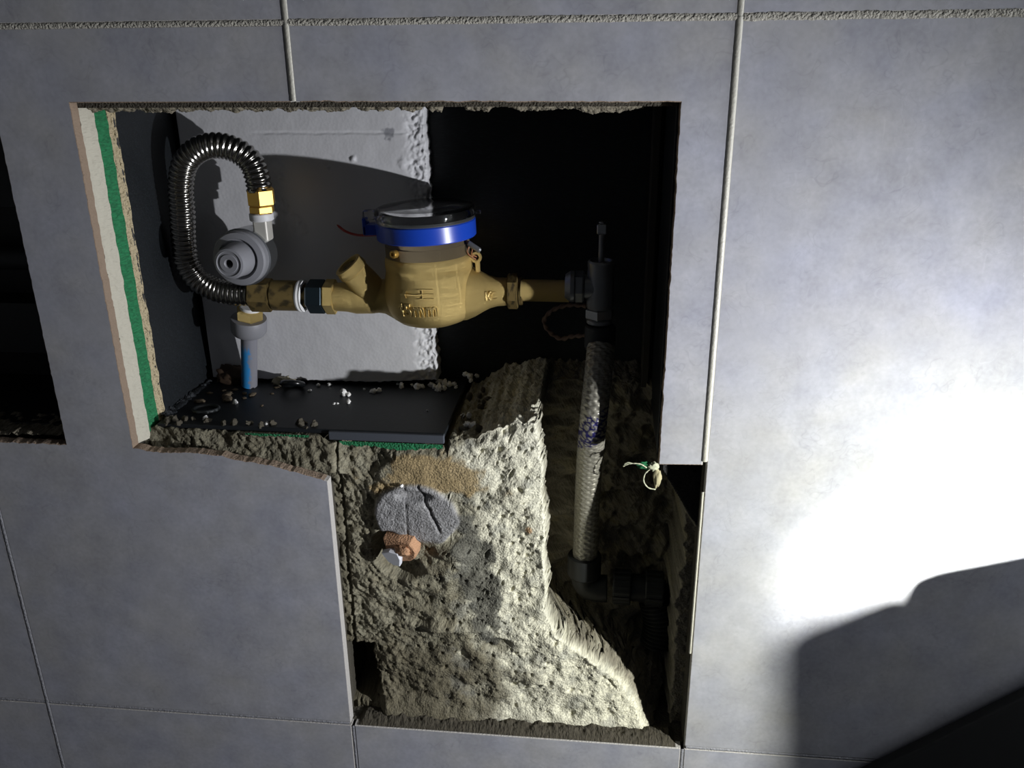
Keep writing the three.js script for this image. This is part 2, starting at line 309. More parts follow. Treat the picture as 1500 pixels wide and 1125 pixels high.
  const flat = ss(0, 0.004, x - (0.267 + Math.max(0, (-0.338 - y)) * 0.62) + w2 * 0.003) * ss(-0.425, -0.41, y);
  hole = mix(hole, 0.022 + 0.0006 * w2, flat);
  return { d: mix(d, Math.max(hole, d), past) + past * (1 - past) * (0.045 * fbm(x * 70, y * 70, 17, 3) + 0.014 * fbm(x * 260, y * 260, 27, 2)), plug, past, left, w1, w2, e, flat };
}
{
  const XA = -0.186, XB = 0.3028;
  const ledgeY = (x) => x < 0.096 ? -0.3240 + 0.0065 * ss(-0.004, -0.014, x) + 0.0015 * ss(-0.085, -0.135, x) + 0.003 * ss(-0.06, -0.09, x) * fbm(x * 120, 1, 2, 3) : -0.3185 + 0.018 * ss(0.10, 0.165, x) + 0.003 * fbm(x * 90, 3, 7, 3);
  const g = sheet(420, 400, (u, v) => {
    const x = mix(XA, XB, u), ly = ledgeY(x);
    if (v < 0.2) { // ledge running back under and beside the box
      const y = ly, fd = faceDepth(x, ly - 0.004).d, k = v / 0.2, z = mix(-0.155, -fd - 0.002, k);
      const bump = x > 0.097 ? 0.004 * fbm(x * 130, z * 130, 3, 4) + 0.003 * fbm(x * 40, z * 40, 13, 2) : 0;
      return [x, y + bump + (x > 0.1 ? 0.012 * (1 - k) * ss(0.1, 0.12, x) : 0), z];
    }
    const k = (v - 0.2) / 0.8, y = mix(ly, -0.612, k), f = faceDepth(x, y);
    const over = 0.026 * f.past * ss(0.285, 0.25, x) * ss(0.03, 0.09, f.d) * ss(f.e + 0.045, f.e + 0.008, x);
    let d = f.d + 0.004 * ss(0.03, 0, k) ;
    const ul = 0.0125 + 0.008 * ss(-0.35, -0.325, y) + f.w1 * 0.004 + f.w2 * 0.002 + 0.002 * fbm((x + y * 0.6) * 190, (x * 0.6 - y) * 70, 8, 3);
    d = mix(ul, d, Math.max(ss(-0.004, 0.012, x), ss(-0.347, -0.355, y))) + 0.004 * ss(0.0011, 0.0004, Math.abs(x - 0.001 - 0.0006 * f.w2));
    const wm = f.past * (1 - f.past) * 4, jx = 0.007 * fbm(x * 60, y * 60, d * 60, 3) + 0.003 * fbm(x * 200, y * 200, d * 200, 2), jy = 0.007 * fbm(y * 60, d * 60, x * 60 + 9, 3);
    return [x - over + wm * jx, y + wm * jy, -Math.max(d, 0.0095)];
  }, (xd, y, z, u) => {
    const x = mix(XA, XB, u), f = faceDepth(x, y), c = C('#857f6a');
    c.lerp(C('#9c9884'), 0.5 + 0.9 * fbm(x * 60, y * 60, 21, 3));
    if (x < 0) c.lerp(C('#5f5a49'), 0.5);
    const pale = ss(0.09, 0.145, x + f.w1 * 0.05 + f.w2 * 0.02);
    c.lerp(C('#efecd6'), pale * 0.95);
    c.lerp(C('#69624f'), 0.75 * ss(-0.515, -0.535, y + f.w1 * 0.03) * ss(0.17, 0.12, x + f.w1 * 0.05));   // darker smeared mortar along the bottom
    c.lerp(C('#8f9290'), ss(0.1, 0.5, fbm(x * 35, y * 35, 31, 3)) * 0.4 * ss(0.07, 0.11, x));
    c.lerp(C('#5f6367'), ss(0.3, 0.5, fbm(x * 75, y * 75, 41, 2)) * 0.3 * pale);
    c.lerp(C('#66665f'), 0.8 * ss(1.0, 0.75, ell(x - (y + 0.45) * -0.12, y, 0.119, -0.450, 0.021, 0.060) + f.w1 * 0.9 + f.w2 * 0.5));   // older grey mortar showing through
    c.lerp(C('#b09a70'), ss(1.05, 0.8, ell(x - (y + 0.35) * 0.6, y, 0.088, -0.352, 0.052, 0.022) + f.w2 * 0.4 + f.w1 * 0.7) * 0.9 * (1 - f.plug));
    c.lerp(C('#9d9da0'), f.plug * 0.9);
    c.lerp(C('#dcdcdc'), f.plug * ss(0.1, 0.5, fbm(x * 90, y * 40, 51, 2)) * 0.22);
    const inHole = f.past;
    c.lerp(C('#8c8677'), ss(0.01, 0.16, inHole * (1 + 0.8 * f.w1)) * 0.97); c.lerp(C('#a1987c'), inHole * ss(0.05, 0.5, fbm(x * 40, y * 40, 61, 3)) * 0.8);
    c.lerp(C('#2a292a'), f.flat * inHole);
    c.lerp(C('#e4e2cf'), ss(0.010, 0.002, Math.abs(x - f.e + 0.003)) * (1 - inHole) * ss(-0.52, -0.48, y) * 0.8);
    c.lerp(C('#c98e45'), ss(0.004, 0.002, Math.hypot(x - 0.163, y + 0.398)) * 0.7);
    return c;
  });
  { const p = g.attributes.position, q = g.attributes.uv; for (let i = 0; i < p.count; i++) { const z = p.getZ(i), k = ss(0.04, 0.075, -z) * (z + 0.04); q.setXY(i, p.getX(i) - 0.8 * k, p.getY(i) + 0.9 * k); } }
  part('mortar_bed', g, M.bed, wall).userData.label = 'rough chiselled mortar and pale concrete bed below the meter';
}
// crust of mortar hanging behind the top edge of the opening
{
  const g = sheet(420, 26, (u, v) => {
    const x = mix(-0.168, 0.262, u), a = v * Math.PI, k = ss(0.262, 0.235, x);
    const lumpy = 0.5 + 0.8 * fbm(x * 70, v * 2, 3, 4) + 0.5 * ss(0.02, 0, Math.abs(x - 0.214));
    const h = (0.0062 + 0.0036 * lumpy) * (0.15 + 0.85 * k) * (1 - 0.55 * ss(0.02, 0.06, x) * ss(0.19, 0.1, x) * ss(-0.1, 0.3, fbm(x * 50, 9, 1, 2)));
    const y = OT + 0.001 - Math.sin(a) * h - (v > 0.02 && v < 0.98 ? 0.0018 * fbm(x * 260, v * 9, 2, 3) : 0);
    return [x, y, -0.0088 - v * 0.030 + 0.002 * fbm(x * 200, v * 7, 9, 3) * Math.sin(a)];
  });
  part('mortar_crust', g, M.mortar, wall).userData.label = 'crumbly grey mortar crust under the sawn top edge';
}
{
  const g = sheet(380, 18, (u, v) => {
    const x = mix(0.004, 0.296, u), a = v * Math.PI, h = 0.0042 + 0.0035 * fbm(x * 60, v * 2, 33, 4) + 0.0016 * fbm(x * 240, v * 6, 3, 2);
    return [x, -0.6032 + Math.sin(a) * h * ss(0, 0.02, u) * ss(1, 0.98, u), -0.0008 - v * 0.026 + 0.0012 * fbm(x * 220, v * 5, 8, 2) * Math.sin(a)];
  });
  part('mortar_crust', g, M.darkMortar, wall).userData.label = 'dark rough mortar left along the bottom edge of the hole';
}
// layers of board on the left side of the opening, each broken off a little farther in
function layer(name, z0, z1, x0, x1, mat, rough, seed, label) {
  const g = sheet(10, 240, (u, v) => {
    const y = mix(-0.3255, OT, v), k = rough * fbm(y * 90, u * 2.2, seed, 4) + rough * 0.4 * fbm(y * 300, u * 5, seed + 4, 2);
    const end = ss(0, 0.1, u) * ss(1, 0.9, u);
    return [mix(x0, x1, u) + k * end + (rough * 0.9) * fbm(y * 60, seed, 2, 3) * u, y, mix(z0, z1, u) + k * 0.6 * end];
  });
  const m = part(name, g, mat, wall); if (label) m.userData.label = label; return m;
}
layer('gypsum_edge', -0.0082, -0.0205, -0.1668, -0.1612, M.gypsum, 0.0008, 3, 'chalk white core of the cut board');
layer('green_board_edge', -0.0203, -0.0305, -0.1614, -0.1572, M.greenBoard, 0.0009, 13, 'green facing of the cut board');
layer('tan_board_edge', -0.0303, -0.0362, -0.1574, -0.1538, M.tanBoard, 0.0014, 23, 'torn tan backing of the cut board');
part('board_fill', box(-0.186, -0.1665, -0.345, -0.052, -0.15, -0.0088), M.masonry, wall);

// ---------------------------------------------------------------- rest of the room (behind the camera)
{
  const f = structure('floor'); part('floor_slab', box(X0, X1, -1.30, -1.204, -0.23, 1.9), M.floor, f);
  const c = structure('ceiling'); part('ceiling_slab', box(X0, X1, 1.204, 1.30, -0.23, 1.9), M.paint, c);
  const l = structure('wall_left'); part('wall_slab', box(X0 - 0.1, X0, -1.30, 1.30, -0.23, 1.9), M.paint, l);
  const r = structure('wall_right'); part('wall_slab', box(X1, X1 + 0.1, -1.30, 1.30, -0.23, 1.9), M.paint, r);
  const k = structure('wall_rear'); part('wall_slab', box(X0 - 0.1, X1 + 0.1, -1.30, 1.30, 1.9, 2.0), M.paint, k);
  const w = structure('added_fill_1');  // added glowing panel, a fill source for the lower right tiles
  part('fill_frame', box(FILL.x - 0.02, FILL.x, FILL.y - FILL.h / 2 - 0.05, FILL.y + FILL.h / 2 + 0.05, FILL.z - FILL.w / 2 - 0.05, FILL.z + FILL.w / 2 + 0.05, 0.004), M.whitePlastic, w);
  part('fill_pane', box(FILL.x - 0.025, FILL.x - 0.01, FILL.y - FILL.h / 2, FILL.y + FILL.h / 2, FILL.z - FILL.w / 2, FILL.z + FILL.w / 2, 0.002), std({ color: C('#dfe6ee'), emissive: C('#eef4ff'), emissiveIntensity: 1.0, roughness: 0.6 }), w);
}
// ---------------------------------------------------------------- meter box
{
  const b = thing('meter_box', 'black meter box lining set into the wall opening, its floor dusty', 'box');
  const panel = (n, ...a) => part(n, box(...a), M.boxBlack, b);
  panel('floor_panel', -0.1545, 0.0935, -0.3165, -0.3125, -0.148, -0.022);
  panel('left_panel', -0.159, -0.1545, -0.314, -0.053, -0.148, -0.035);
  part('back_panel', box(-0.159, 0.2715, -0.3165, -0.053, -0.1545, -0.148), M.boxBlack, b);
  part('right_panel', box(0.2655, 0.2715, -0.318, -0.053, -0.148, -0.0105), M.boxBlack, b);
  part('top_panel', box(-0.159, 0.2715, -0.056, -0.053, -0.148, -0.040), M.boxBlack, b);
  part('front_lip', box(-0.004, 0.0935, -0.3205, -0.3130, -0.0222, -0.0185), std({ color: C('#4a4f58'), roughness: 0.8, map: gritMap }), b).userData.label = 'dusty blue-grey front lip';
  { const p0 = [-0.152, -0.0305], p1 = [-0.150, -0.128];
    const g = sheet(6, 160, (u, v) => { const w = (0.0022 + 0.003 * (1 - v)) * (0.6 + 0.9 * fbm(v * 14, 2, 5, 3) + 0.5), a = u * Math.PI / 2, q = 1 + 0.25 * fbm(v * 60, u * 2, 9, 3);
      return [mix(p0[0], p1[0], v) - 0.0022 + Math.sin(a) * w * q, -0.3128 + Math.cos(a) * w * q, mix(p0[1], p1[1], v)]; });
    part('sealant_seam', g, std({ color: C('#4d5054'), roughness: 0.85, bumpMap: gritBump, bumpScale: 0.0012, map: scuffMap }), b).userData.label = 'ragged grey sealant in the left corner'; }
  part('corner_post', box(0.256, 0.2625, -0.305, -0.056, -0.147, -0.120), std({ color: C('#3d3a34'), roughness: 0.8 }), b);
  const gs = sheet(120, 4, (u, v) => { const x = mix(0.005, 0.0925, u); const h = (0.0035 + 0.0028 * Math.max(0, 1 - Math.abs(u - 0.62) * 4) + 0.002 * fbm(x * 160, 3, 1, 3)) * ss(0, 0.06, u); return [x, -0.3205 - v * h, -0.0175 + 0.001 * v]; });
  part('green_strip', gs, M.greenBoard, b).userData.label = 'strip of green board under the front lip';
  const gs2 = sheet(60, 3, (u, v) => { const x = mix(-0.075, -0.02, u); return [x, -0.3162 - v * (0.002 + 0.0015 * fbm(x * 160, 5, 1, 3)), -0.0172]; });
  part('green_strip', gs2, M.greenBoard, b).userData.label = 'strip of green board under the front lip';
}
// the opening beside it, mostly outside the picture
{
  const b = thing('meter_box', 'dark neighbouring meter box opening cut off by the left edge of the picture', 'box');
  part('back_panel', box(-0.52, -0.228, -0.325, -0.053, -0.152, -0.146), M.boxBlack, b);
  part('floor_panel', box(-0.52, -0.232, -0.324, -0.320, -0.146, -0.03), M.boxBlack, b);
    part('upper_panel', box(-0.50, -0.234, -0.145, -0.056, -0.146, -0.10), M.boxBlack, b);
  part('lower_panel', box(-0.50, -0.234, -0.285, -0.235, -0.146, -0.11), M.boxBlack, b);
  part('cross_pipe', along(lathe(ringProfile(0.011, 0.26), 24), [-0.50, -0.196, -0.125], [1, 0, 0]), M.rubber, b);
  const g = sheet(120, 20, (u, v) => { const x = mix(-0.45, -0.2265, u), z = mix(-0.05, -0.009, v); return [x, -0.3235 + 0.004 * fbm(x * 80, z * 80, 2, 4) + 0.003, z]; });
  part('mortar_sill', g, M.mortar, b);
}
// ---------------------------------------------------------------- white foam board at the back
{
  const xr = (y) => 0.0665 + 0.0022 * fbm(y * 90, 1, 4, 4) + 0.002 * fbm(y * 25, 6, 4, 2);
  const yb = (x) => -0.3095 + 0.0030 * ss(0.0, 0.06, x) + 0.001 * fbm(x * 120, 2, 3, 3);
  const nu = 300, nv = 300, yt = -0.0575, xl = -0.1495, zf = -0.1245, zb = -0.1475;
  const g = sheet(nu, nv, (u, v) => {
    // outer rings of the grid fold back to give the board its thickness
    const e = 0.012, uu = Math.min(1, Math.max(0, (u - e) / (1 - 2 * e))), vv = Math.min(1, Math.max(0, (v - e) / (1 - 2 * e)));
    const y0 = mix(yt, -0.31, vv), x = mix(xl, xr(y0), uu), y = mix(yt, yb(x), vv);
    const back = Math.max(0, Math.max(Math.abs(u - 0.5), Math.abs(v - 0.5)) - (0.5 - e)) / e;
    const rag = ss(-0.020, -0.006, x - xr(y0) + 0.005 * fbm(y * 60, x * 40, 8, 3)), low = ss(0.012, 0.002, y - yb(x)) * ss(0.03, 0.05, x);
    let z = zf + 0.0004 * fbm(x * 30, y * 30, 2, 2) - 0.0022 * rag + 0.0030 * Math.max(rag, low) * fbm(x * 150, y * 150, 5, 2);
    z -= 0.0008 * ss(0.0016, 0.0003, Math.abs(y + 0.0835 + 0.0008 * fbm(x * 50, 1, 1, 2))) * ss(-0.09, -0.07, x) * ss(0.055, 0.05, x);
    for (const [px, py, r, h] of [[-0.064, -0.112, 0.006, 0.002], [-0.062, -0.120, 0.004, 0.0025], [-0.055, -0.158, 0.009, 0.002], [-0.048, -0.166, 0.007, 0.0018], [-0.063, -0.146, 0.007, 0.002], [0.004, -0.105, 0.003, 0.0018], [-0.02, -0.112, 0.003, 0.0012], [0.047, -0.108, 0.005, 0.001]])
      z += h * ss(1.2, 0.2, Math.hypot(x - px, y - py) / r + 0.3 * fbm(x * 200, y * 200, 4, 2));
    return [x, y, mix(z, zb, back)];
  }, (x, y) => C('#ffffff').lerp(C('#8d8f96'), 0.75 * ss(1.1, 0.5, ell(x, y, 0.036, -0.083, 0.005, 0.006) + 0.7 * fbm(x * 160, y * 160, 3, 3))));
  const m = M.foam.clone(); m.vertexColors = true;
  lone('foam_board', g, m, 'white polystyrene board with a torn right edge at the back of the box', 'foam board');
}

// ---------------------------------------------------------------- water meter
const AX = -0.211;                                        // height of the pipe axis
const font = await new FontLoader().loadAsync('fonts/droid/droid_sans_bold.typeface.json');
{
  const m = thing('water_meter', 'brass water meter with a blue ring and clear round lid', 'water meter', [0.0745, AX, -0.086]); m.rotation.z = 0.035;
  const prof = [[0, -0.0262], [0.014, -0.0260], [0.022, -0.0248], [0.0285, -0.0222], [0.034, -0.0178], [0.0375, -0.0115], [0.0392, -0.0040], [0.0396, 0.0025], [0.0392, 0.0085], [0.0380, 0.0140], [0.0368, 0.0195], [0.0362, 0.0225], [0.0366, 0.0250], [0.0366, 0.0298], [0.0358, 0.0328], [0.0346, 0.0342], [0, 0.0342]];
  const rad = (y) => { for (let i = 1; i < prof.length - 1; i++) if (y >= prof[i - 1][1] && y <= prof[i][1]) return mix(prof[i - 1][0], prof[i][0], (y - prof[i - 1][1]) / (prof[i][1] - prof[i - 1][1])); return 0.036; };
  const body = [lathe(prof, 96, 0.6).rotateY(Math.PI)];
  // right outlet cone and left inlet, running into the bowl
  const cone = (sx) => { const pr = [[0.024, 0.022], [0.0235, 0.030], [0.0205, 0.0375], [0.0168, 0.044], [0.0138, 0.050], [0.0122, 0.056], [0.0116, 0.0655], [0.0, 0.0655]]; return along(lathe(pr, 48, 0.6), [0, 0, 0], [sx, 0, 0]); };
  body.push(cone(1));
  const inl = [[0.0225, 0.022], [0.0190, 0.033], [0.0150, 0.040], [0.0140, 0.046], [0.0146, 0.052], [0.0146, 0.066], [0.0128, 0.074], [0.0120, 0.0845], [0, 0.0845]];
  body.push(along(lathe(inl, 48, 0.6), [0, -0.0025, 0], [-1, 0, 0]));
  // the slanted strainer branch
  const sd = V(-0.50, 0.78, 0.25).normalize(), s0 = [-0.0485, 0.000, 0.002];
  body.push(along(lathe([[0.0128, -0.004], [0.0128, 0.014], [0.0121, 0.026], [0.0132, 0.0275], [0.0132, 0.0305], [0.0126, 0.0325], [0.0126, 0.0350], [0.0094, 0.0352], [0.0088, 0.0310], [0, 0.0310]], 40, 0.5), s0, sd.toArray()));
  part('body', mergeGeometries(body.map((g) => g.index ? g.toNonIndexed() : g)), M.brass, m);
  part('strainer_cap', along(hexNut(0.0082, 0.003), [s0[0] + sd.x * 0.0308, s0[1] + sd.y * 0.0308, s0[2] + sd.z * 0.0308], sd.toArray()), M.brassDark, m).userData.label = 'dark recessed hexagonal plug of the strainer';
  const first = m.children.length;
  part('neck_ring', lathe([[0.034, 0.0280], [0.0352, 0.0285], [0.0352, 0.0375], [0.0346, 0.0380], [0.0346, 0.0430], [0, 0.0430]], 96), M.bronze, m);
  part('blue_ring', lathe([[0.034, 0.0425], [0.0405, 0.0428], [0.0412, 0.0436], [0.0412, 0.0560], [0.0404, 0.0568], [0.0372, 0.0568], [0.0372, 0.0450]], 96), M.blue, m);
  part('dial', lathe([[0, 0.0560], [0.034, 0.0560], [0.0366, 0.0572], [0.0370, 0.0560]], 96), M.dial, m);
  part('rim', lathe([[0.0372, 0.0566], [0.0405, 0.0568], [0.0410, 0.0580], [0.0404, 0.0594], [0.0375, 0.0594]], 96), M.chrome, m);
  const lid = part('lid', lathe([[0.0390, 0.0596], [0.0410, 0.0596], [0.0416, 0.0605], [0.0416, 0.0652], [0.0406, 0.0672], [0.0372, 0.0684], [0.020, 0.0692], [0, 0.0694], [0, 0.0678], [0.020, 0.0676], [0.0365, 0.0668], [0.0392, 0.0655], [0.0394, 0.0610], [0.0390, 0.0596]], 96, 0.9), M.clear, m); lid.userData.label = 'clear round plastic lid';
  // left clasp and hinge of the lid
  const clasp = part('clasp', mergeGeometries([box(-0.0525, -0.0395, 0.0455, 0.0545, -0.006, 0.006, 0.0012), box(-0.0525, -0.0490, 0.0455, 0.0600, -0.006, 0.006, 0.0012)]), M.blue, m);
  part('clasp_cover', box(-0.0520, -0.0420, 0.0575, 0.0655, -0.0055, 0.0055, 0.001), M.clear, clasp);
  part('hinge_nub', box(0.0420, 0.0462, 0.0605, 0.0630, -0.002, 0.003, 0.0008), M.clear, lid);
  part('neck_screw', along(lathe([[0, 0], [0.0030, 0], [0.0034, 0.0008], [0.0034, 0.0042], [0.0028, 0.005], [0.0014, 0.005], [0.0012, 0.0036], [0, 0.0036]], 20), [-0.0200, 0.0350, 0.0285], [-0.45, 0.05, 0.9]), M.brassBright, m);
  let lug = new THREE.TorusGeometry(0.0036, 0.0014, 10, 24); lug.translate(0.0405, 0.0250, 0.003); lug = part('seal_lug', lug, M.brass, m);
  part('lug_foot', box(0.0395, 0.0435, 0.0125, 0.0225, 0.0015, 0.0045, 0.001), M.brass, lug);
  const wire = (pts, r = 0.00055) => sweep(curveOf(pts), 50, 8, () => r);
  part('seal_wire', mergeGeometries([wire([[0.0345, 0.0410, 0.010], [0.0368, 0.0365, 0.012], [0.0350, 0.0320, 0.012], [0.0372, 0.0270, 0.008], [0.0405, 0.0235, 0.004]]), wire([[0.0360, 0.0405, 0.011], [0.0392, 0.0340, 0.012], [0.0382, 0.0290, 0.009], [0.0412, 0.0255, 0.004]])]), std({ color: C('#b07e62'), metalness: 0.6, roughness: 0.4 }), m).userData.label = 'twisted copper seal wire';
  part('seal_tag', along(lathe([[0, 0], [0.0022, 0], [0.0024, 0.0006], [0.0024, 0.0105], [0.0016, 0.0118], [0, 0.0118]], 20).scale(1, 1, 0.7), [0.0365, 0.0388, 0.012], [0.78, -0.52, 0.12]), M.satin, m).userData.label = 'small grey crimped seal';
  for (const t of m.children.slice(first)) t.traverse((c) => c.geometry.translate(0, 0.0055, 0));   // all of this sits on the neck
  // cast lettering wrapped round the bowl
  const wrap = (g, y0, rr) => { const a = g.attributes.position; for (let i = 0; i < a.count; i++) { const y = a.getY(i) + y0, r = rr(y) + a.getZ(i), t = a.getX(i) / 0.039; a.setXYZ(i, Math.sin(t) * r, y, Math.cos(t) * r); } g.computeVertexNormals(); return g; };
  const text = (s, size, depth) => { const g = new TextGeometry(s, { font, size, depth, curveSegments: 6, bevelEnabled: true, bevelThickness: 0.0003, bevelSize: 0.0002, bevelSegments: 1 }); g.computeBoundingBox(); const c = g.boundingBox; g.translate(-(c.max.x + c.min.x) / 2, 0, 0); return g; };
  const t1 = text('15mm', 0.0108, 0.0010); t1.scale(0.78, 1, 1).translate(-0.0050, 0, -0.0003);
  part('size_mark', wrap(t1, -0.0100, rad), M.brass, m).userData.label = 'raised cast lettering 15mm';
  const bars = []; const bar = (x0, x1, y0, y1) => { const g = new THREE.BoxGeometry(x1 - x0, y1 - y0, 0.0010, 6, 1, 1); g.translate((x0 + x1) / 2, (y0 + y1) / 2, 0.0002); bars.push(g.toNonIndexed()); };
  bar(-0.014, 0.000, 0.0058, 0.0066); bar(-0.002, 0.0098, 0.0100, 0.0107); bar(-0.002, 0.0098, 0.0064, 0.0071); bar(-0.002, 0.0098, 0.0026, 0.0033); bar(0.0006, 0.0014, 0.0026, 0.0107);
  const hd = new THREE.ExtrudeGeometry(shapeOf([[-0.0185, 0.0062], [-0.0125, 0.0092], [-0.0140, 0.0062], [-0.0125, 0.0034]]), { depth: 0.0008, bevelEnabled: false }); bars.push(hd.index ? hd.toNonIndexed() : hd);
  part('flow_arrow', wrap(mergeGeometries(bars.map((g) => g.translate(0, 0, 0.0003))), 0.0025, rad), M.brass, m).userData.label = 'raised cast flow arrow pointing left';
  const kc = text('K', 0.0075, 0.0010); kc.rotateY(0.27); kc.translate(0.0508, 0.0, 0.0132);
  const kr = new THREE.TorusGeometry(0.0030, 0.0006, 8, 20, 4.6); kr.rotateZ(0.9); kr.rotateY(0.2); kr.translate(0.0556, 0.0035, 0.0124);
  const kk = mergeGeometries([kc.index ? kc.toNonIndexed() : kc, kr.toNonIndexed()]); kk.translate(0, -0.0035, 0); part('maker_mark', kk, M.brass, m).userData.label = 'raised cast letter K with a round C';
}
// outlet side
{
  const n = thing('union_nut', 'dull brass union nut on the right outlet of the water meter', 'nut', [0.1395, AX + 0.0028, -0.086]);
  part('nut', along(hexNut(0.0150, 0.0095), [0, 0, 0], [1, 0, 0], 0.3), M.brassDark, n);
  part('flange', along(lathe(ringProfile(0.0118, 0.004), 32), [0.0095, 0, 0], [1, 0, 0]), M.brassDark, n);
  lone('brass_nipple', along(lathe([[0, 0], [0.0092, 0], [0.0092, 0.040], [0.0085, 0.0402], [0, 0.0402]], 40), [0, 0, 0], [1, 0, 0]), M.brass, 'short plain brass pipe between the meter and the dark valve', 'pipe', [0.1515, AX + 0.0045, -0.083]);
  const v = thing('angle_valve', 'dark metal stop valve with a small handle above the braided hose', 'valve', [0.2172, -0.1992, -0.071]);
  part('inlet_cone', along(lathe([[0, 0], [0.0098, 0], [0.0128, 0.0045], [0.0128, 0.0075], [0, 0.0075]], 32), [-0.0285, 0, 0], [1, 0, 0]), M.satin, v);
  part('inlet_nut', along(hexNut(0.0130, 0.0078), [-0.0210, 0, 0], [1, 0, 0], 0.2), M.satin, v);
  part('inlet_arm', along(lathe(ringProfile(0.0098, 0.016), 32), [-0.0132, 0, 0], [1, 0, 0]), M.satin, v);
  part('valve_body', lathe([[0, -0.0175], [0.0105, -0.0175], [0.0110, -0.0165], [0.0110, 0.0105], [0.0104, 0.0150], [0.0107, 0.0170], [0.0108, 0.0205], [0.0098, 0.0220], [0.0086, 0.0220], [0.0080, 0.0198], [0, 0.0198]], 40), M.satin, v);
  part('spindle', lathe([[0, 0.019], [0.0024, 0.019], [0.0024, 0.0425], [0.0018, 0.0435], [0, 0.0435]], 20), M.satin, v);
  part('handle', mergeGeometries([box(-0.0042, 0.0042, 0.0425, 0.0515, -0.002, 0.002, 0.0016), along(lathe(ringProfile(0.0030, 0.0022), 18), [0, 0.0515, 0], [0, 1, 0]).toNonIndexed()].map((g) => g.index ? g.toNonIndexed() : g)), M.chrome, v);
  part('outlet_nut', hexNut(0.0122, 0.0092).rotateY(0.9).translate(0, -0.0265, 0), M.chrome, v);
  part('outlet_collar', lathe(ringProfile(0.0108, 0.0042), 32).translate(0, -0.0306, 0), M.satin, v);
}
// twisted wire hanging behind the valve
{
  const loop = sweep(curveOf([[0.206, -0.2205, -0.088], [0.190, -0.2220, -0.094], [0.176, -0.2285, -0.098], [0.1695, -0.2380, -0.1], [0.1735, -0.2470, -0.1], [0.184, -0.2530, -0.097], [0.1935, -0.2495, -0.093], [0.206, -0.2465, -0.088]]), 160, 10, (t, a, s) => 0.0016 * (1 + 0.35 * Math.sin(a * 2 + s * 900)));
  lone('wire_loop', loop, std({ color: C('#8a7466'), roughness: 0.6, metalness: 0.3 }), 'loop of brownish twisted wire left of the braided hose top', 'wire');
}
// braided hose
{
  const h = thing('braided_hose', 'steel braided hose with a blue smear hanging down to the black elbow', 'hose', [0.2180, -0.2312, -0.071]);
  const ribs = lathe([[0, 0], [0.0112, 0], [0.0124, -0.001], [0.0128, -0.004], [0.0128, -0.019], [0.0118, -0.0215], [0, -0.0215]].reverse(), 96, 0.6);
  { const a = ribs.attributes.position; for (let i = 0; i < a.count; i++) { const x = a.getX(i), z = a.getZ(i), r = Math.hypot(x, z); if (r > 0.0123) { const k = 1 + 0.018 * Math.sin(Math.atan2(z, x) * 48); a.setX(i, x * k); a.setZ(i, z * k); } } ribs.computeVertexNormals(); }
  part('end_sleeve', ribs, M.rubber, h);
  const c = curveOf([[0.001, -0.017, 0.006], [-0.0005, -0.036, 0.022], [-0.0035, -0.076, 0.026], [-0.0062, -0.130, 0.004], [-0.0075, -0.185, -0.010], [-0.0082, -0.229, -0.013]]);
  const N = 900, K = 64, g = sweep(c, N, K, (t, a, s) => {
    const p = 0.0056, w = 8, q1 = Math.sin(a * w + s / p * 2 * Math.PI * 0.9), q2 = Math.sin(a * w - s / p * 2 * Math.PI * 0.9);
    return 0.0112 + 0.00042 * Math.max(q1, q2) - 0.00022 * Math.abs(q1 * q2) + 0.00012 * fbm(a * 3, s * 400, 2, 2);
  }, false);
  const col = [], pos = g.attributes.position;
  for (let i = 0; i < pos.count; i++) {
    const x = pos.getX(i), y = pos.getY(i), c1 = C('#ffffff').multiplyScalar(0.85 + 0.3 * n3(x * 400, y * 400, pos.getZ(i) * 400));
    const band = Math.abs(y + 0.079 - x * 0.5 + 0.006 * fbm(y * 90, x * 90, 5, 2)) / 0.0155, on = ss(1.0, 0.85, band) * ss(0.42, 0.15, Math.abs(n3(x * 170 + y * 60, y * 170, 3)) * (0.6 + 0.5 * band));
    c1.lerp(C('#2420a8'), on * 0.95); col.push(c1.r, c1.g, c1.b);
  }
  g.setAttribute('color', new THREE.Float32BufferAttribute(col, 3));
  part('braid', g, M.braid, h);
}
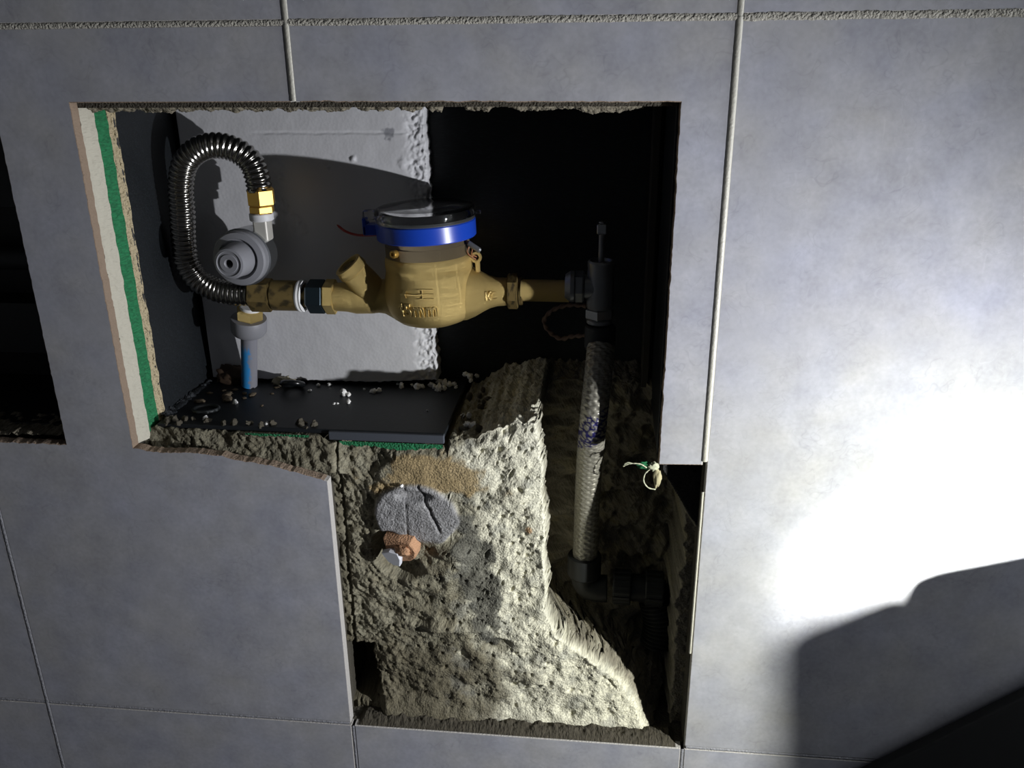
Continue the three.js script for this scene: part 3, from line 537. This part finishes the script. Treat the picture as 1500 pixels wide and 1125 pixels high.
// black elbow and union at the bottom of the hole
{
  const e = thing('pipe_elbow', 'black plastic elbow joint in the hole under the braided hose', 'pipe fitting', [0.2094, -0.4660, -0.084]);
  part('socket', lathe([[0.0108, 0.006], [0.0152, 0.0055], [0.0158, 0.004], [0.0158, -0.014], [0.0140, -0.0165], [0.0108, -0.0165]], 40), M.darkPlastic, e);
  part('bend', sweep(curveOf([[0, -0.012, 0], [0.0005, -0.020, 0], [0.004, -0.0265, 0.001], [0.011, -0.029, 0.002], [0.022, -0.029, 0.002]]), 30, 32, () => 0.0128), M.darkPlastic, e);
  const n = thing('pipe_coupling', 'two-nut black pipe coupling lying right of the black elbow', 'pipe fitting', [0.231, -0.4930, -0.084]);
  const rib = (r, h) => { const g = lathe(ringProfile(r, h, 0.0012), 72, 0.6); const a = g.attributes.position; for (let i = 0; i < a.count; i++) { const x = a.getX(i), z = a.getZ(i), q = Math.hypot(x, z); if (q > r * 0.97) { const k = 1 + 0.02 * Math.sign(Math.sin(Math.atan2(z, x) * 18)); a.setX(i, x * k); a.setZ(i, z * k); } } g.computeVertexNormals(); return g; };
  part('nut', along(rib(0.0165, 0.017), [0.006, 0, 0], [1, 0, 0.05]), M.darkPlastic, n);
  part('barrel', along(lathe(ringProfile(0.0128, 0.022), 32), [0.018, 0, 0], [1, 0, 0.05]), M.darkPlastic, n);
  part('nut', along(rib(0.0165, 0.017), [0.036, 0, 0], [1, 0, 0.05]), M.darkPlastic, n);
  const cc = curveOf([[0.272, -0.500, -0.098], [0.279, -0.516, -0.093], [0.283, -0.536, -0.089], [0.281, -0.558, -0.086]]);
  lone('corrugated_conduit', sweep(cc, 220, 32, (t, a, s) => 0.0150 + 0.0014 * Math.sin(s / 0.0042 * 2 * Math.PI)), M.darkPlastic, 'black corrugated conduit bending down below the pipe coupling', 'pipe');
}
// ---------------------------------------------------------------- inlet side: fittings, valve, hoses
{
  const n = thing('union_nut', 'half-black brass union nut on the left inlet of the water meter', 'nut', [-0.0335, -0.2165, -0.087]);
  part('nut', along(hexNut(0.0148, 0.0150), [0, 0, 0], [1, 0, 0], 0.25), M.darkNut, n);
  part('collar', along(hexNut(0.0152, 0.0095, 0.001), [0.0150, 0, 0], [1, 0, 0], 0.25), M.brass, n).userData.label = 'brass end of the nut';
  part('thread', along(lathe(ringProfile(0.0098, 0.010), 32), [-0.0090, 0, 0], [1, 0, 0]), M.brassDark, n);
  const t = thing('brass_tee', 'tarnished brass tee joint wrapped with white tape at its right end', 'pipe fitting', [-0.0665, -0.2165, -0.088]);
  part('socket', along(lathe([[0, 0], [0.0122, 0], [0.0132, 0.001], [0.0132, 0.0235], [0.0122, 0.0246], [0, 0.0246]], 40), [0.0005, 0, 0], [1, 0, 0]), M.brassDark, t);
  part('block', along(hexNut(0.0148, 0.0200, 0.0015), [-0.0195, 0, 0], [1, 0, 0], 0.15), M.brassDark, t);
  const tp = along(lathe([[0.011, 0], [0.0135, 0.0004], [0.0140, 0.002], [0.0134, 0.0036], [0.0138, 0.005], [0.011, 0.0056]], 48), [0.0240, 0, 0], [1, 0, 0.05]);
  part('thread_tape', tp, M.tape, t).userData.label = 'white thread tape ring';
  // grey capped pipe below
  const p = thing('grey_pipe', 'grey plastic pipe with a blue patch standing on the box floor', 'pipe', [-0.1085, -0.3108, -0.112]); p.rotation.set(0.16, 0, -0.175);
  const pg = lathe([[0, 0], [0.0072, 0], [0.0072, 0.060], [0, 0.060]], 40, 0.6);
  { const sub = sheet(48, 60, (u, v) => { const a = u * Math.PI * 2; return [Math.cos(-a) * 0.0073, v * 0.060, Math.sin(-a) * 0.0073]; }, (x, y, z) => C('#7f8088').lerp(C('#2f86c4'), ss(0.0, 0.35, z / 0.0073 * 0.6 + 0.35 - Math.abs(x / 0.0073 + 0.25) * 1.2 + 0.6 * fbm(x * 200, y * 90, z * 200, 3)) * ss(0.047, 0.040, y + 0.004 * n3(x * 300, 1, z * 300)))); part('tube', sub, std({ vertexColors: true, roughness: 0.5 }), p); part('tube_core', pg.scale(0.98, 0.999, 0.98), M.greyPlastic, p); }
  part('cap_nut', lathe([[0, 0.0540], [0.0110, 0.0540], [0.0142, 0.0560], [0.0158, 0.0590], [0.0160, 0.0700], [0.0154, 0.0712], [0, 0.0712]], 48), M.greyPlastic, p);
  part('brass_hex', hexNut(0.0125, 0.0095).rotateY(0.4).translate(0.001, 0.0712, 0), M.brass, p);
  part('thread_tape', lathe([[0, 0.0805], [0.0092, 0.0805], [0.0098, 0.082], [0.0092, 0.0838], [0, 0.0838]], 32).translate(0.002, 0, 0), M.tape, p);
  // grey knob valve
  const v = thing('relief_valve', 'valve with a round grey plastic knob facing out, left of the meter', 'valve', [-0.0830, -0.1800, -0.086]);
  part('valve_body', along(lathe([[0, -0.012], [0.019, -0.012], [0.0225, -0.009], [0.0235, 0.004], [0.0245, 0.012], [0, 0.012]], 40), [0, 0, 0], [0, 0, 1]), M.chrome, v);
  part('knob', along(lathe([[0, 0.008], [0.0224, 0.008], [0.0230, 0.0095], [0.0230, 0.0185], [0.0218, 0.0205], [0.0172, 0.0215], [0.0164, 0.0190], [0.0148, 0.0186], [0.0140, 0.0230], [0.0132, 0.0370], [0.0122, 0.0388], [0.0104, 0.0394], [0.0099, 0.0386], [0.0078, 0.0386], [0.0074, 0.0394], [0.0038, 0.0394], [0.0032, 0.0386], [0.0032, 0.026], [0, 0.026]], 64), [0, 0, 0], [-0.02, 0.02, 1]), M.greyPlastic, v);
  part('neck', box(0.0098, 0.0222, 0.012, 0.0330, -0.006, 0.008, 0.002), std({ color: C('#cbc9c2'), metalness: 0.3, roughness: 0.5 }), v);
  part('white_collar', lathe(ringProfile(0.0100, 0.0065), 32).translate(0.0155, 0.0290, 0), M.whitePlastic, v);
  part('lower_nut', hexNut(0.0106, 0.0070).rotateY(0.2).translate(0.0165, 0.0350, 0), M.brassBright, v);
  part('upper_nut', hexNut(0.0118, 0.0150, 0.0018).rotateY(0.25).translate(0.0170, 0.0410, 0), M.brassBright, v).userData.label = 'bright brass hexagonal nut';
  // the corrugated steel hose looping from the valve to the tee
  const c = curveOf([[-0.0668, -0.127, -0.086], [-0.0672, -0.117, -0.086], [-0.0715, -0.103, -0.086], [-0.0820, -0.0935, -0.084], [-0.0965, -0.0895, -0.082], [-0.1120, -0.0925, -0.081], [-0.1250, -0.1030, -0.081], [-0.1320, -0.1200, -0.082], [-0.1355, -0.1450, -0.084], [-0.1395, -0.1700, -0.087], [-0.1405, -0.1880, -0.089], [-0.1340, -0.2030, -0.090], [-0.1210, -0.2120, -0.090], [-0.1050, -0.2155, -0.089], [-0.0860, -0.2162, -0.088]]);
  const hose = thing('corrugated_hose', 'shiny corrugated steel hose looping from the knob valve to the tee', 'hose');
  part('hose_wall', sweep(c, 900, 32, (t, a, s) => 0.0094 + 0.0013 * Math.pow(0.5 + 0.5 * Math.sin(s / 0.0043 * 2 * Math.PI), 0.6)), M.steel, hose);
}
// ---------------------------------------------------------------- small things lying about
lone('red_wire', sweep(curveOf([[-0.014, -0.1605, -0.120], [-0.006, -0.1655, -0.117], [0.004, -0.1680, -0.114], [0.016, -0.1675, -0.110], [0.033, -0.1655, -0.106]]), 60, 10, (t) => 0.0011 * ss(0, 0.08, t + 0.02)), M.red, 'thin red wire sticking out behind the blue ring of the meter', 'wire');
{
  const ring = new THREE.TorusGeometry(0.0092, 0.0027, 14, 40); ring.rotateX(Math.PI / 2 - 0.5);
  lone('rubber_washer', ring, M.rubberGloss, 'shiny black rubber ring on the box floor right of the grey pipe', 'washer', [-0.064, -0.3062, -0.106]);
  const r2 = new THREE.TorusGeometry(0.0105, 0.0016, 12, 40); r2.rotateX(Math.PI / 2 - 0.1);
  lone('plastic_washer', r2, M.rubber, 'thin dull black ring lying in the front left corner of the box floor', 'washer', [-0.124, -0.3107, -0.052]);
  lone('brown_lump', lump(0.011, 1.4, 0.9, 0.9, 3, 0.3, 1.3, 4), std({ color: C('#4a3a2c'), roughness: 0.7 }), 'dark brown lump in the back left corner behind the grey pipe', 'debris', [-0.128, -0.3045, -0.122]);
  lone('paper_scrap', lump(0.009, 1.1, 0.5, 0.5, 8, 0.6, 2, 3), std({ color: C('#a8a28c'), roughness: 0.9 }), 'pale beige scrap against the foam just right of the grey pipe', 'debris', [-0.078, -0.3085, -0.118]);
}
// broken tile shard stuck in the mortar
{
  const s = thing('tile_shard', 'broken terracotta tile shard with a white glazed face stuck in the mortar', 'tile shard', [0.052, -0.4215, -0.0140]);
  const sh = shapeOf([[-0.0140, 0.0105], [0.0, 0.0125], [0.0100, 0.0120], [0.0145, 0.0040], [0.0130, -0.0035], [0.0080, -0.0085], [-0.001, -0.0115], [-0.0085, -0.0085], [-0.0130, 0.0]]);
  const g = new THREE.ExtrudeGeometry(sh, { depth: 0.010, bevelEnabled: true, bevelThickness: 0.0012, bevelSize: 0.001, bevelSegments: 1 });
  part('shard_body', g, M.terracotta, s); s.children[0].position.z = -0.010;
  const fc = shapeOf([[-0.0125, -0.0015], [-0.006, 0.0022], [0.0005, 0.0018], [0.0022, -0.0040], [0.0010, -0.0110], [-0.0040, -0.0112], [-0.0080, -0.0088]]);
  const f = new THREE.ExtrudeGeometry(fc, { depth: 0.0042, bevelEnabled: true, bevelThickness: 0.0006, bevelSize: 0.0005, bevelSegments: 1 });
  part('glazed_face', f, M.glaze, s); s.children[1].position.set(-0.0002, 0.0006, 0.0022); s.children[1].scale.set(1.12, 1.1, 1);
  part('chip', lump(0.0072, 1.1, 0.8, 0.7, 5, 0.35, 1.6, 3).translate(0.0035, 0.003, 0.001), M.terracotta, s);
  s.rotation.set(0.25, -0.25, 0);
}
// green and white torn strip with threads at the corner of the tile
{
  const s = thing('torn_strip', 'torn green and white strip with a loose thread beside the tile corner', 'scrap', [0.2590, -0.3365, -0.026]);
  part('green_film', lump(0.0052, 1.5, 0.6, 0.4, 4, 0.5, 1.8, 3), M.greenBoard, s);
  part('white_tatter', lump(0.0034, 1.2, 1.0, 0.5, 9, 0.6, 1.8, 3).translate(0.006, 0.0005, 0.002), M.thread, s);
  part('putty', lump(0.0050, 0.62, 1.9, 0.5, 6, 0.35, 1.2, 3).translate(0.0092, -0.0105, 0.001), std({ color: C('#b3ab8a'), roughness: 0.8 }), s);
  const th = (pts) => sweep(curveOf(pts), 50, 8, (t) => 0.00055 + 0.0001 * Math.sin(t * 40));
  part('thread', th([[0.004, -0.001, 0.002], [-0.001, -0.006, 0.003], [-0.0018, -0.013, 0.003], [0.002, -0.0185, 0.003], [0.008, -0.0205, 0.002]]), M.thread, s);
  part('thread', th([[0.000, -0.001, 0.002], [-0.005, 0.0025, 0.003], [-0.011, 0.003, 0.003], [-0.0155, 0.0015, 0.002], [-0.019, -0.001, 0.001]]), M.thread, s);
  part('thread', th([[-0.012, 0.003, 0.003], [-0.0155, 0.0035, 0.003], [-0.018, 0.0015, 0.002]]), M.thread, s);
}
// foam crumbs
{
  const kinds = [0, 1, 2, 3].map((k) => lump(1, 1.25, 0.8, 0.9, k * 5 + 1, 0.55, 1.9, 2));
  const r = rng(21), lab = { floor: 'white foam crumb scattered on the dark box floor', ledge: 'white foam crumb on the rough mortar ledge right of the box floor', low: 'white foam crumb low on the chiselled mortar' };
  const grp = { floor: 'foam crumbs on the box floor', ledge: 'foam crumbs on the mortar ledge', low: 'foam crumbs low on the mortar' };
  const put = (x, y, z, s, where) => {
    const m = lone('foam_crumb', kinds[Math.floor(r() * 4)], M.crumb, lab[where], 'crumb', [x, y + s * 0.55, z], grp[where]);
    m.scale.setScalar(s); m.rotation.set(r() * 6, r() * 6, r() * 6); return m;
  };
  const F = -0.3125;
  for (const [x, z, s] of [[-0.013, -0.098, 0.0036], [-0.009, -0.097, 0.0022], [-0.004, -0.080, 0.0020], [-0.016, -0.076, 0.0011], [-0.013, -0.077, 0.0010], [0.012, -0.106, 0.0026], [0.017, -0.108, 0.0022], [-0.034, -0.120, 0.0020], [-0.044, -0.118, 0.0018], [0.035, -0.121, 0.0027], [0.050, -0.120, 0.0033], [0.054, -0.122, 0.0024], [0.044, -0.126, 0.0017], [0.062, -0.126, 0.0028], [0.066, -0.122, 0.0024], [0.071, -0.116, 0.0034], [0.076, -0.119, 0.0024], [0.079, -0.128, 0.0026], [0.083, -0.131, 0.0022], [0.074, -0.131, 0.0030], [0.068, -0.134, 0.0028], [0.086, -0.124, 0.0016], [0.070, -0.068, 0.0009], [0.030, -0.128, 0.0014], [-0.048, -0.105, 0.0014], [0.002, -0.112, 0.0012], [-0.105, -0.070, 0.0022], [-0.117, -0.034, 0.0020], [-0.060, -0.028, 0.0014]]) put(x, F, z, s, 'floor');
  for (const [x, z, s] of [[0.109, -0.044, 0.0030], [0.113, -0.043, 0.0028], [0.108, -0.060, 0.0024], [0.103, -0.060, 0.0018], [0.093, -0.138, 0.0026], [0.098, -0.132, 0.0030], [0.104, -0.136, 0.0022], [0.100, -0.125, 0.0018]]) put(x, -0.3165 + 0.011 * Math.min(1, (-z - 0.03) / 0.1), z, s, 'ledge');
  put(0.056, -0.3605, -0.0165, 0.0016, 'low'); put(0.0335, -0.5905, -0.026, 0.0020, 'low');
}
// rubble along the left part of the front lip
{
  const kinds = [0, 1, 2].map((k) => lump(1, 1.4, 0.7, 1, k * 9 + 4, 0.5, 1.7, 2)), r = rng(177);
  for (let i = 0; i < 22; i++) {
    const x = -0.148 + r() * 0.14, z = -0.022 - r() * 0.012, s = 0.0010 + r() * 0.0024;
    const m = lone('mortar_crumb', kinds[i % 3], M.mortar, 'grey mortar crumb lying along the front edge of the box floor', 'crumb', [x, -0.3125 + 0.0008, z], 'mortar crumbs along the front edge of the box floor');
    m.scale.setScalar(s); m.rotation.set(r() * 6, r() * 6, r() * 6);
  }
}
// brown mortar bits round the foot of the grey pipe
{
  const kinds = [0, 1, 2].map((k) => lump(1, 1.5, 0.5, 1, k * 11 + 3, 0.5, 1.7, 2)), r = rng(271), mat = std({ color: C('#5a4f3f'), roughness: 0.95 });
  for (let i = 0; i < 24; i++) {
    const x = -0.14 + r() * 0.085, z = -0.065 - r() * 0.06, s = 0.0012 + r() * r() * 0.0042;
    if (Math.hypot(x + 0.108, z + 0.112) < 0.012 || Math.hypot(x + 0.064, z + 0.106) < 0.014) continue;
    const m = lone('mortar_crumb', kinds[i % 3], mat, 'brown mortar crumb on the box floor near the foot of the grey pipe', 'crumb', [x, -0.3125 + s * 0.35, z], 'brown mortar crumbs near the grey pipe');
    m.scale.setScalar(s); m.rotation.set(0, r() * 6, 0);
  }
}
// grit lumps on the mortar ledge
{
  const kinds = [0, 1, 2].map((k) => lump(1, 1.2, 0.8, 1, k * 7 + 2, 0.5, 1.7, 2)), r = rng(77);
  for (let i = 0; i < 26; i++) {
    const x = 0.1 + r() * 0.045, z = -0.035 - r() * 0.085, s = 0.0012 + r() * 0.0024;
    const m = lone('mortar_crumb', kinds[i % 3], M.mortar, 'small grey crumb of mortar on the ledge right of the box floor', 'crumb', [x, -0.3165 + 0.011 * Math.min(1, (-z - 0.03) / 0.1) + 0.003 * r(), z], 'mortar crumbs on the ledge');
    m.scale.setScalar(s); m.rotation.set(r() * 6, r() * 6, r() * 6);
  }
}
// ---------------------------------------------------------------- lower right corner, and what stands between the torch and the wall
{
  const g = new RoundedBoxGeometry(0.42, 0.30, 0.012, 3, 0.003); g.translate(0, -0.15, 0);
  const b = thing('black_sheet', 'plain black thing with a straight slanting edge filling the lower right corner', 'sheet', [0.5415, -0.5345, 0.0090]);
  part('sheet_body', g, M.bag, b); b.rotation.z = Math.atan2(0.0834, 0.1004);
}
const between = (x, y, t) => V(x, y, 0).lerp(LAMP, t);
{
  const t = 0.42, k = 1 - t, a = between(0.4745, -0.4135, t), W = 0.16 * 1, H = 0.078, rr = 0.012;
  const s = new THREE.Shape(); s.moveTo(rr, 0); s.lineTo(W - rr, 0); s.quadraticCurveTo(W, 0, W, -rr); s.lineTo(W, -H + rr); s.quadraticCurveTo(W, -H, W - rr, -H); s.lineTo(rr, -H); s.quadraticCurveTo(0, -H, 0, -H + rr); s.lineTo(0, -rr); s.quadraticCurveTo(0, 0, rr, 0);
  const g = new THREE.ExtrudeGeometry(s, { depth: 0.006, bevelEnabled: true, bevelThickness: 0.001, bevelSize: 0.001, bevelSegments: 2, curveSegments: 16 });
  const p = thing('phone', 'black phone held outside the right edge, seen only by its round-cornered shadow', 'phone', a.toArray());
  part('phone_body', g, M.phone, p); p.rotation.z = 0.30;
}
{
  const t = 0.72, a = between(0.409, -0.447, t);  // unseen block added to cast the soft lower shadow
  const g = new RoundedBoxGeometry(0.13, 0.075, 0.03, 6, 0.007); g.translate(0.065, -0.0375, 0);
  const p = thing('shadow_block', 'dark block added outside the right edge to cast the soft shadow below the phone', 'shadow_block', a.toArray());
  part('shadow_block_body', g, M.phone, p); p.rotation.z = 0.11;
}
// the torch
{
  const d = LAMP_AIM.clone().sub(LAMP).normalize(), b = LAMP.clone().addScaledVector(d, -0.006);
  const t = thing('torch', 'small black torch outside the right edge, throwing the bright spot on the tiles', 'torch', b.toArray());
  const ax = d.clone().negate().toArray();
  part('barrel', along(lathe([[0.009, -0.001], [0.0125, -0.001], [0.0135, 0.001], [0.0135, 0.022], [0.0105, 0.030], [0.0105, 0.105], [0.0095, 0.108], [0, 0.108]], 40), [0, 0, 0], ax), M.phone, t);
  part('lens', along(lathe([[0, 0], [0.009, 0], [0.009, 0.002], [0, 0.002]], 32), [0, 0, 0], ax), std({ color: C('#ffffff'), emissive: C('#fffdf2'), emissiveIntensity: 20 }), t);
}
renderer.render(scene, camera);
